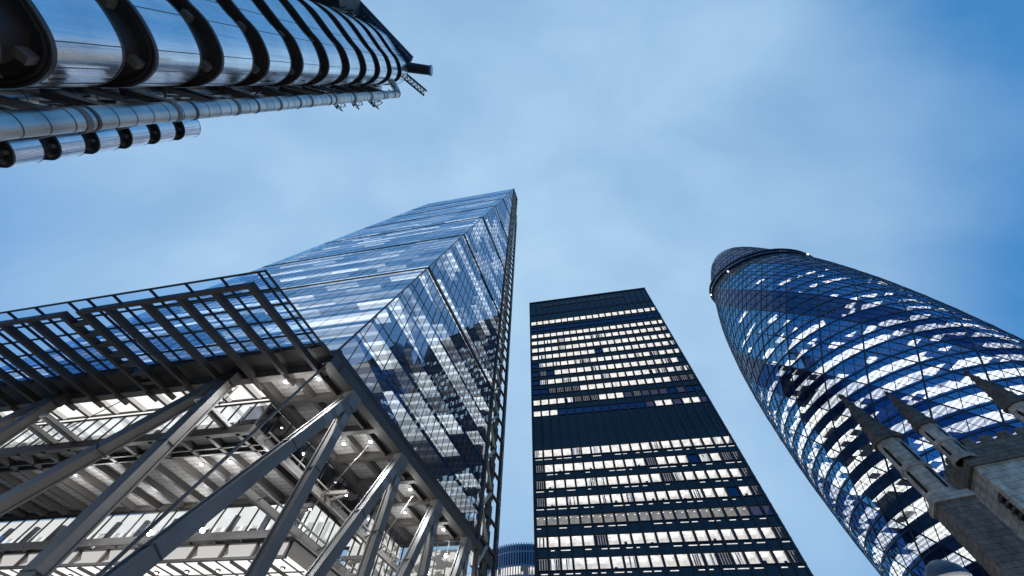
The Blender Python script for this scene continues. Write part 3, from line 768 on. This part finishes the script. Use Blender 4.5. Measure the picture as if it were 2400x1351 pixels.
M['brushed_steel'] = m
M['pipe_steel'] = plain('pipe_steel', (.55, .525, .50), .36, 1., noise=.25, nscale=.8)
M['dark_soffit'] = plain('dark_soffit', (.045, .042, .042), .55, noise=.2, nscale=1.)
M['rim'] = plain('rim', (.07, .065, .065), .4)
M['bracket'] = plain('bracket', (.18, .165, .15), .5)
def catmull(pts, n=5):
    out = []
    for i in range(len(pts)):
        p0, p1, p2, p3 = (Vector((*pts[(i+k-1) % len(pts)], 0)) for k in range(4))
        if (p2-p1).length < .05: continue
        for q in range(n):
            t = q/n
            out.append(.5*((2*p1)+(-p0+p2)*t+(2*p0-5*p1+4*p2-p3)*t*t+(-p0+3*p1-3*p2+p3)*t**3))
    return [(p.x, p.y) for p in out]
OUT = [(-19.8, -4.45), (-19.2, -3.9), (-18.45, -2.95), (-17.85, -2.2), (-17.55, -1.9), (-17.2, -1.45), (-16.95, -.8), (-16.86, -.1), (-17.05, .5), (-17.45, .95), (-18.1, 1.35), (-18.9, 1.6), (-20.0, 1.72), (-22, 1.75), (-24.5, 1.7), (-25.2, -1), (-25, -4.6), (-24, -5.6), (-22.4, -5.55), (-20.9, -5.1)]
OUT = [(p[0], p[1]) for p in OUT]
def offset(o, d):
    r = []
    for i in range(len(o)):
        a, b = Vector((*o[i-1], 0)), Vector((*o[(i+1) % len(o)], 0)); t = (b-a).normalized(); r.append((o[i][0]-t.y*d, o[i][1]+t.x*d))
    return r
def stair_tower(outline, zlist, top, seams, name):
    o1 = catmull(outline)
    area = sum(o1[i-1][0]*o1[i][1]-o1[i][0]*o1[i-1][1] for i in range(len(o1)))
    if area < 0: o1 = o1[::-1]
    inn = offset(o1, .7)
    mb = MB(); mb.prism(inn, 0, top-.3+EYE, 0); core = mb.build(name, 'dark_soffit', lloyd)
    for k, z in enumerate(zlist):
        z0, z1 = z+EYE, z+EYE+2.62
        if k == len(zlist)-1: z1 = top+EYE
        mb = MB(); n = len(o1)
        i2 = offset(o1, .16)
        # outer skin
        mb.prism(o1, z0, z1, 0, 1, 1, True)
        for i in range(n):                       # rolled dark lip at the foot and head
            a, b = o1[i], o1[(i+1) % n]
            mb.bar((*a, z0+.02), (*b, z0+.02), .10, .16, (0, 0, 1), 2); mb.bar((*i2[i], z0-.05), (*i2[(i+1) % n], z0-.05), .08, .14, (0, 0, 1), 1)
            mb.bar((*a, z1-.02), (*b, z1-.02), .05, .06, (0, 0, 1), 2)
        for sidx in seams:
            p = o1[sidx % n]; q = offset(o1, -.004)[sidx % n]
            mb.bar((*q, z0+.1), (*q, z1-.06), .035, .02, (1, 0, 0), 2)
        mb.build('cladding_band', ['brushed_steel', 'dark_soffit', 'rim'], core)
        for sidx in BR:
            a, b = offset(o1, .28)[sidx % n], offset(o1, 2.6)[sidx % n]
            mb = MB(); mb.bar((*a, z0-.24), (*b, z0-.36), .38, .40); mb.build('bracket', 'bracket', core)
    return core
BR = [18, 45, 58, 75]
BZ = [14.47+4.105*k for k in range(-3, 11)]
core = stair_tower(OUT, BZ, 58.6, (12, 24, 36, 44, 52, 60, 68), 'stair_tower')
# second stair tower, further back along the flank
R2 = 2.05; c2 = Vector((-52.2, 9.55)); O2 = [(c2.x+R2*math.cos(t), c2.y+R2*math.sin(t)) for t in [R_(-90+20*i) for i in range(10)]]+[(c2.x-3, c2.y+R2), (c2.x-6, c2.y+R2), (c2.x-6, c2.y-R2), (c2.x-3, c2.y-R2)]
BR = [12, 26, 38]
stair_tower(O2, BZ, 58.6, (8, 16, 24, 32), 'stair_tower')
def pipe(x, y, z0, z1, r, step=.8, elbow=None, name='service_pipe'):
    mb = MB(); pts = [Vector((x, y, z0+EYE)), Vector((x, y, z1+EYE))]
    if elbow:
        e = Vector(elbow)
        for q in range(1, 7):
            t = q/6*math.pi/2; pts.append(Vector((x+e.x*(1-math.cos(t)), y+e.y*(1-math.cos(t)), z1+EYE+e.z*math.sin(t))))
        pts.append(pts[-1]+Vector((e.x, e.y, 0)).normalized()*1.5)
    mb.tube(pts, r, 20, 0)
    z = z0
    k = 0
    while z < z1:
        b = k % 6 == 0
        mb.tube([(x, y, z+EYE), (x, y, z+EYE+(.12 if b else .04))], r*(1.07 if b else 1.012), 20, 1); z += step; k += 1
    return mb.build(name, ['pipe_steel', 'rim'], lloyd)
pipe(-16.8, 2.52, 0, 53.0, .43, .8, (-1.2, -1.6, 1.1))
pipe(-20.3, 2.10, 0, 56.5, .30, .9)
pipe(-24.5, 3.05, 0, 50, .35, .9)
pipe(-30.0, 4.3, 0, 44, .5, 1.0)
# ladder, struts and cables between pipe and tower
mb = MB()
for x, y in ((-19.3, 2.45), (-20.6, 2.75)):
    mb.bar((x, y, 5), (x, y, 55), .09, .09)
z = 6
while z < 55:
    mb.bar((-19.3, 2.45, z), (-20.6, 2.75, z), .06, .06); mb.bar((-19.3, 2.45, z), (-20.6, 2.75, z+1.3), .05, .05); z += 1.3
mb.build('access_ladder', 'black_metal', lloyd)
for k in range(-2, 10):
    z = 14.2+4.105*k+EYE
    mb = MB(); mb.bar((-17.1, 2.5, z), (-20.4, 1.75, z-.6), .22, .34); mb.bar((-17.0, 2.7, z+.3), (-23.5, 2.9, z+.9), .2, .3)
    mb.tube([(-16.8, 2.52, z-.2), (-16.8, 2.52, z+.02)], .455, 20)
    mb.build('pipe_bracket', 'bracket', lloyd)
for k in range(5):
    mb = MB(); z = 11+k*3.2
    pts = [Vector((-17.0-.2*k, 2.2, z+EYE+q*.5)) + Vector((-1.8*math.sin(q/6*math.pi)-.3*q, .1*q-.2, 0)) for q in range(7)]
    mb.tube(pts, .045, 6); mb.build('cable', 'black_metal', lloyd)
for k in range(-1, 12):
    z = 12.5+3.3*k+EYE
    mb = MB(); mb.bar((-17.3, 2.35, z), (-19.9, 1.95, z+.2), .36, .42); mb.build('pipe_strut', 'rim', lloyd)
mb = MB()
for i in range(70):
    z = 8+i*.7+rnd()*.5; x = -18.2-rnd()*2.6; y = 2.05+rnd()*.5
    mb.bar((x, y, z), (x+(rnd()-.5)*.8, y+(rnd()-.5)*.4, z+.3+rnd()*.9), .05+.1*rnd(), .05+.12*rnd())
mb.build('conduit_cluster', 'black_metal', lloyd, kind='stuff')
# dark main block behind
mb = MB(); mb.prism([(-26, 2.6), (-48, 8.2), (-48, -10), (-26, -6)], 0, 50, 0); mb.build('main_block', 'dark_soffit', lloyd)
# service floors edge: horizontal beams between the towers
mb = MB()
for k in range(13):
    z = 3+4.1*k+EYE
    if z < 49: mb.bar((-26, 2.75, z), (-48, 8.4, z), .5, .6)
mb.build('floor_beam', 'bracket', lloyd)
# roof plant
mb = MB()
for (x, y, sx, sy, z0, z1) in ((-24.5, -6.9, 3.6, 1.7, 52, 58.5), (-29.5, -6.6, 4.5, 2.2, 50, 57.2), (-34.8, -7.2, 3.0, 2., 50, 56), (-20.6, -1.6, 2.6, 3.2, 58, 60.6)):
    mb.box(x-sx/2, x+sx/2, y-sy/2, y+sy/2, z0+EYE, z1+EYE)
for i in range(90):
    x = -36+rnd()*15; y = -5.4-rnd()*1.0+(x+28)*.05; z = 50+rnd()*8
    mb.bar((x, y, z), (x+(rnd()-.5)*2.2, y+(rnd()-.5)*.5, z+rnd()*1.2), .06+.1*rnd(), .08+.15*rnd())
for i in range(14):
    x = -36+i*1.1; mb.bar((x, -5.5, 49), (x, -5.3, 59.0), .12, .12)
for q in range(7): mb.bar((-37, -5.5, 50+q*1.3), (-21.5, -5.2, 50+q*1.3), .1, .1)
mb.build('roof_plant', 'black_metal', lloyd)
M['blue_glass'] = plain('blue_glass', (.10, .22, .46), .12, spec=.7)
mb = MB(); d0, d1 = Vector((-23.8, -7.7, 59+EYE)), Vector((-16.9, -1.55, 60.5+EYE))
sd = (d1-d0).cross(SV).normalized()
for q in range(3):
    o_ = -sd*(.62*q-.3)
    mb.bar(d0+o_, d1+o_, .5, .5, SV, 0); mb.bar(d0+o_+sd*.31, d1+o_+sd*.31, .1, .75, SV, 1)
mb.bar(d0-sd*1.25, d1-sd*1.25, .1, .75, SV, 1); mb.bar(d0-SV*1.0-sd*.3+(d1-d0)*.3, d1-SV*1.0-sd*.3, .12, .12, SV, 1)
for q in range(9): mb.bar(d0+(d1-d0)*q/8+sd*.3, d0+(d1-d0)*q/8-sd*1.25, .09, .78, SV, 1)
mb.bar(d0+SV*.2-sd*.4+(d1-d0)*.18, d0+SV*.2+sd*.6+(d1-d0)*.18, .5, .8, SV, 1)
mb.build('roof_gantry', ['blue_glass', 'black_metal'], lloyd)
mb = MB(); mb.tube([(-18.2, -.75, 59.2+EYE), (-13.9, -.58, 59.6+EYE)], [.68, .62], 16, 0); mb.tube([(-13.9, -.58, 59.6+EYE), (-13.6, -.57, 59.6+EYE)], .70, 16, 1)
mb.build('roof_drum', ['black_metal', 'blue_glass'], lloyd)
def lattice(name, a, b, wd, n):
    mb = MB(); a = Vector(a); b = Vector(b); d = (b-a); s = d.normalized().cross(SV).normalized()*wd/2; u = s.cross(d.normalized())
    c = [s+u, s-u, -s-u, -s+u]
    for q in c: mb.bar(a+q, b+q, .11, .11)
    for i in range(n):
        p, r = a+d*i/n, a+d*(i+1)/n
        for k in range(4): mb.bar(p+c[k], r+c[(k+1) % 4], .08, .08); mb.bar(p+c[k], p+c[(k+1) % 4], .05, .05)
    return mb.build(name, 'black_metal', lloyd)
lattice('crane_jib', (-17.0, .5, 58+EYE), (-14.5, 2.35, 59+EYE), .75, 6)
lattice('crane_jib', (-22.3, 3.1, 57+EYE), (-20.6, 4.3, 56+EYE), 1.0, 4)
lattice('crane_jib', (-24.6, 3.4, 57+EYE), (-23.3, 4.55, 55.5+EYE), .9, 3)
lattice('crane_jib', (-27.4, 3.8, 57+EYE), (-25.9, 5.05, 55.8+EYE), .9, 3)

# ================================================================== 5. stone church tower
T2 = Vector((37.0, 22.5, 0)); CX_, CY_ = az(-33), az(57)
def CF(x, y, z): return T2+CX_*x+CY_*y+SV*(z+EYE)
church = thing('church_tower', 'weathered stone church tower with spired corner turrets in front of the round tower', 'church tower', T2)
def stone(name, c1, c2, bw=.9, bh=.38, rot=0, sc=1.):
    m, t, n, l, b = newmat(name); b.inputs['Roughness'].default_value = .9
    tcn = n.new('ShaderNodeTexCoord'); mp = n.new('ShaderNodeMapping'); mp.inputs['Rotation'].default_value = (0, 0, R_(rot))
    l.new(tcn.outputs['Object'], mp.inputs[0])
    sx = n.new('ShaderNodeSeparateXYZ'); l.new(mp.outputs[0], sx.inputs[0])
    ad = n.new('ShaderNodeMath'); ad.operation = 'ADD'; l.new(sx.outputs[0], ad.inputs[0]); l.new(sx.outputs[1], ad.inputs[1])
    cb = n.new('ShaderNodeCombineXYZ'); l.new(ad.outputs[0], cb.inputs[0]); l.new(sx.outputs[2], cb.inputs[1])
    br = n.new('ShaderNodeTexBrick'); br.inputs['Scale'].default_value = 1; br.inputs['Brick Width'].default_value = bw; br.inputs['Row Height'].default_value = bh; br.inputs['Mortar Size'].default_value = .016
    br.inputs['Color1'].default_value = (*c1, 1); br.inputs['Color2'].default_value = (*c2, 1); br.inputs['Mortar'].default_value = tuple(.38*v for v in c1)+(1,)
    l.new(cb.outputs[0], br.inputs['Vector'])
    no = n.new('ShaderNodeTexNoise'); no.inputs['Scale'].default_value = 1.6*sc; no.inputs['Detail'].default_value = 8; no.inputs['Roughness'].default_value = .65; l.new(tcn.outputs['Object'], no.inputs['Vector'])
    mr = n.new('ShaderNodeMapRange'); mr.inputs[1].default_value = .35; mr.inputs[2].default_value = .65; mr.inputs[3].default_value = .62; mr.inputs[4].default_value = 1.2; l.new(no.outputs['Fac'], mr.inputs[0])
    mu = n.new('ShaderNodeVectorMath'); mu.operation = 'SCALE'; l.new(br.outputs['Color'], mu.inputs[0]); l.new(mr.outputs[0], mu.inputs['Scale']); l.new(mu.outputs[0], b.inputs['Base Color'])
    bp = n.new('ShaderNodeBump'); bp.inputs['Strength'].default_value = .6; bp.inputs['Distance'].default_value = .06; l.new(no.outputs['Fac'], bp.inputs['Height']); l.new(bp.outputs[0], b.inputs['Normal'])
    return m
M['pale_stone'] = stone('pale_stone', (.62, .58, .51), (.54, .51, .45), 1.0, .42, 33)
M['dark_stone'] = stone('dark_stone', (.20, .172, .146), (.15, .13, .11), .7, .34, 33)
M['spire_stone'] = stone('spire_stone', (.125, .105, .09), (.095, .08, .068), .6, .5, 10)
M['grey_stone'] = stone('grey_stone', (.52, .46, .40), (.43, .385, .33), .8, .4, 33)
M['void'] = plain('void', (.01, .01, .012), .9)
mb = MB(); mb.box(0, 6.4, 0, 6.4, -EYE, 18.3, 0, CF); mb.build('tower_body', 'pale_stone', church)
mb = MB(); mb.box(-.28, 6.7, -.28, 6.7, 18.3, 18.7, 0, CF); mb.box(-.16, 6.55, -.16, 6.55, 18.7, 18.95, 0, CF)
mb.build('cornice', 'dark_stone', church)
mb = MB(); mb.box(-.02, 6.42, -.02, .4, 18.95, 19.9, 0, CF); mb.box(-.02, .4, .4, 6.42, 18.95, 19.9, 0, CF); mb.box(6.0, 6.42, .4, 6.42, 18.95, 19.9, 0, CF)
for i in range(5):
    x = .9+i*1.15
    mb.box(x, x+.65, -.02, .4, 19.9, 20.35, 0, CF); mb.box(-.02, .4, x, x+.65, 19.9, 20.35, 0, CF)
mb.build('battlement', 'dark_stone', church)
def octa(c, r, z0, z1, ang=22.5, r1=None):
    r1 = r if r1 is None else r1
    return [(c.x+r*math.cos(R_(ang+45*i)), c.y+r*math.sin(R_(ang+45*i)), z0+EYE) for i in range(8)]+[(c.x+r1*math.cos(R_(ang+45*i)), c.y+r1*math.sin(R_(ang+45*i)), z1+EYE) for i in range(8)]
def frust(mb, c, r, z0, z1, r1=None, mi=0):
    p = octa(c, r, z0, z1, r1=r1); b = len(mb.v); mb.v += p
    for i in range(8): mb.f.append((b+i, b+(i+1) % 8, b+8+(i+1) % 8, b+8+i)); mb.m.append(mi); mb.sm.append(False)
    mb.f.append(tuple(b+i for i in range(7, -1, -1))); mb.m.append(mi); mb.sm.append(False); mb.f.append(tuple(b+8+i for i in range(8))); mb.m.append(mi); mb.sm.append(False)
def turret(c, r, z0, zb, zt, name):
    mb = MB(); frust(mb, c, r, z0, zb); frust(mb, c, r*1.12, z0, z0+.3); frust(mb, c, r*1.1, (z0+zb)/2-.1, (z0+zb)/2+.1)
    sh = mb.build(name, 'grey_stone', church)
    for i in range(0, 8, 2):                            # tall lancet openings
        a = R_(45*i+45+45); d = Vector((math.cos(a), math.sin(a), 0)); s = Vector((-d.y, d.x, 0)); rr = r*.925
        hh = (zb-z0)/2
        for za in (z0+.5, z0+hh+.25):
            z1 = za+hh-.85; p = c+d*(rr+.006); hw = r*.15; mb = MB()
            mb.face([p-s*hw+SV*(za+EYE), p+s*hw+SV*(za+EYE), p+s*hw+SV*(z1+EYE), p+SV*(z1+.25+EYE), p-s*hw+SV*(z1+EYE)])
            mb.build('lancet', 'void', sh)
    mb = MB(); frust(mb, c, r*1.22, zb, zb+.25); frust(mb, c, r*1.12, zb+.25, zb+.55); H = zt-zb
    frust(mb, c, r*1.02, zb+.55, zb+H*.9, r*.14); frust(mb, c, r*.26, zb+H*.9, zb+H*.94); frust(mb, c, r*.12, zb+H*.94, zt, .02)
    for i in range(8):                            # crockets up the ribs
        a = R_(22.5+45*i)
        for q in range(5):
            f = .15+q*.16; rr = r*(1.02-(1.02-.14)*f)
            z = zb+.55+(H*.9-.55)*f; p = Vector((c.x+rr*math.cos(a), c.y+rr*math.sin(a), z+EYE)); mb.bar(p-SV*.06, p+SV*.1, .14*r, .14*r, (1, 0, 0))
    mb.build('spire', 'spire_stone', sh)
    return sh
turret(Vector((35.4, 25.1, 0)), 1.0, 17.1, 22.0, 28.0, 'stair_turret')
turret(Vector((37.2, 22.7, 0)), .72, 18.9, 22.0, 26.3, 'corner_turret')
turret(T2+CX_*6.2+CY_*.3, .74, 18.9, 22.0, 26.3, 'corner_turret')
mb = MB(); s0 = Vector((35.45, 25.15, 0))
def SF(x, y, z): return s0+CX_*x+CY_*y+SV*(z+EYE)
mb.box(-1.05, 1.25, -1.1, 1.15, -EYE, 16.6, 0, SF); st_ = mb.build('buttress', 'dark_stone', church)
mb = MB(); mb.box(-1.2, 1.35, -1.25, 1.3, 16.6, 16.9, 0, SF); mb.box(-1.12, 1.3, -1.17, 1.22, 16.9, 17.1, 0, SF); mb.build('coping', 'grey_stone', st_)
# louvred belfry windows
for f in (0, 1):
    mb = MB()
    def WF(x, d, z): return CF(x, -d, z) if f == 0 else CF(-d, x, z)
    if f == 0: xs = (2.2, 4.2)
    else: xs = (.55, 1.35)
    mb.box(xs[0], xs[1], .0, .03, 12.2, 16.6, 0, WF)
    for q in range(11): mb.box(xs[0], xs[1], .03, .16, 12.3+q*.4, 12.42+q*.4, 1, WF)
    mb.build('belfry_window', ['void', 'dark_stone'], church)

# ================================================================== 6. distant curved office block
farb = thing('distant_office_block', 'distant curved glass office block glimpsed low between two towers', 'building', (24, 215, 0))
M['far_fin'] = plain('far_fin', (.30, .38, .50), .4); M['far_glass'] = plain('far_glass', (.03, .07, .18), .15, spec=.6)
M['far_lit'] = emit('far_lit', 1.0, (1, .95, .86), noise=.46, nscale=.16, stretch=(1, 1, 1), lo=.06, hi=1.)
fc = Vector((26, 222, 0)); fr = 25.; FT = 91.
mb = MB(); mb.prism([(fc.x+fr*math.cos(t*math.pi/40), fc.y+fr*math.sin(t*math.pi/40)) for t in range(80)], 0, FT-9, 0, smooth=True)
mb.prism([(fc.x+(fr-.02)*math.cos(t*math.pi/40), fc.y+(fr-.02)*math.sin(t*math.pi/40)) for t in range(80)], FT-9, FT-.5, 1, smooth=True)
mb.build('curtain_wall', ['far_lit', 'far_glass'], farb)
mb = MB()
for t in range(120):
    a = t*math.pi/60; p = fc+Vector((math.cos(a), math.sin(a), 0))*(fr+.15); mb.bar(p+SV*20, p+SV*(FT+.6), .42, .5, (math.cos(a), math.sin(a), 0))
for z in [FT-.4, FT-3.2, FT-9]+[FT-9-4*k for k in range(1, 12)]:
    for t in range(80):
        a, b = t*math.pi/40, (t+1)*math.pi/40
        mb.bar(fc+Vector((math.cos(a), math.sin(a), 0))*(fr+.1)+SV*z, fc+Vector((math.cos(b), math.sin(b), 0))*(fr+.1)+SV*z, .4, .7)
mb.build('fin_grid', 'far_fin', farb)

# ================================================================== 7. street lamp
lp = Vector((9.75, 8.15, 0))
lampo = thing('street_lamp', 'round headed street lamp with dark cap in front of the church buttress', 'street lamp', lp)
LZ = 5.36
mb = MB()
mb.tube([lp+SV*0, lp+SV*.9, lp+SV*1.0, lp+SV*(LZ-.3)], [.11, .10, .06, .05], 14); mb.build('post', 'dark_paint', lampo)
M['lamp_lens'] = emit('lamp_lens', .16, (1, .84, .66), base=.3)
mb = MB(); mb.tube([lp+SV*(LZ-.36), lp+SV*(LZ-.25), lp+SV*(LZ-.1), lp+SV*LZ], [.08, .24, .34, .345], 28, 0); mb.build('lens', 'lamp_lens', lampo)
mb = MB(); mb.tube([lp+SV*(LZ+q) for q in (.003, .08, .18, .26, .315, .34)], [.365, .355, .31, .225, .12, .02], 28, 0); mb.build('cap', plain('lamp_cap', (.03, .05, .09), .35), lampo)
ld = bpy.data.lights.new('lamp_light', 'POINT'); ld.energy = 2600; ld.color = (1, .83, .64); ld.shadow_soft_size = .36
lo = bpy.data.objects.new('lamp_light', ld); col.objects.link(lo); lo.location = lp+SV*(LZ-.75)
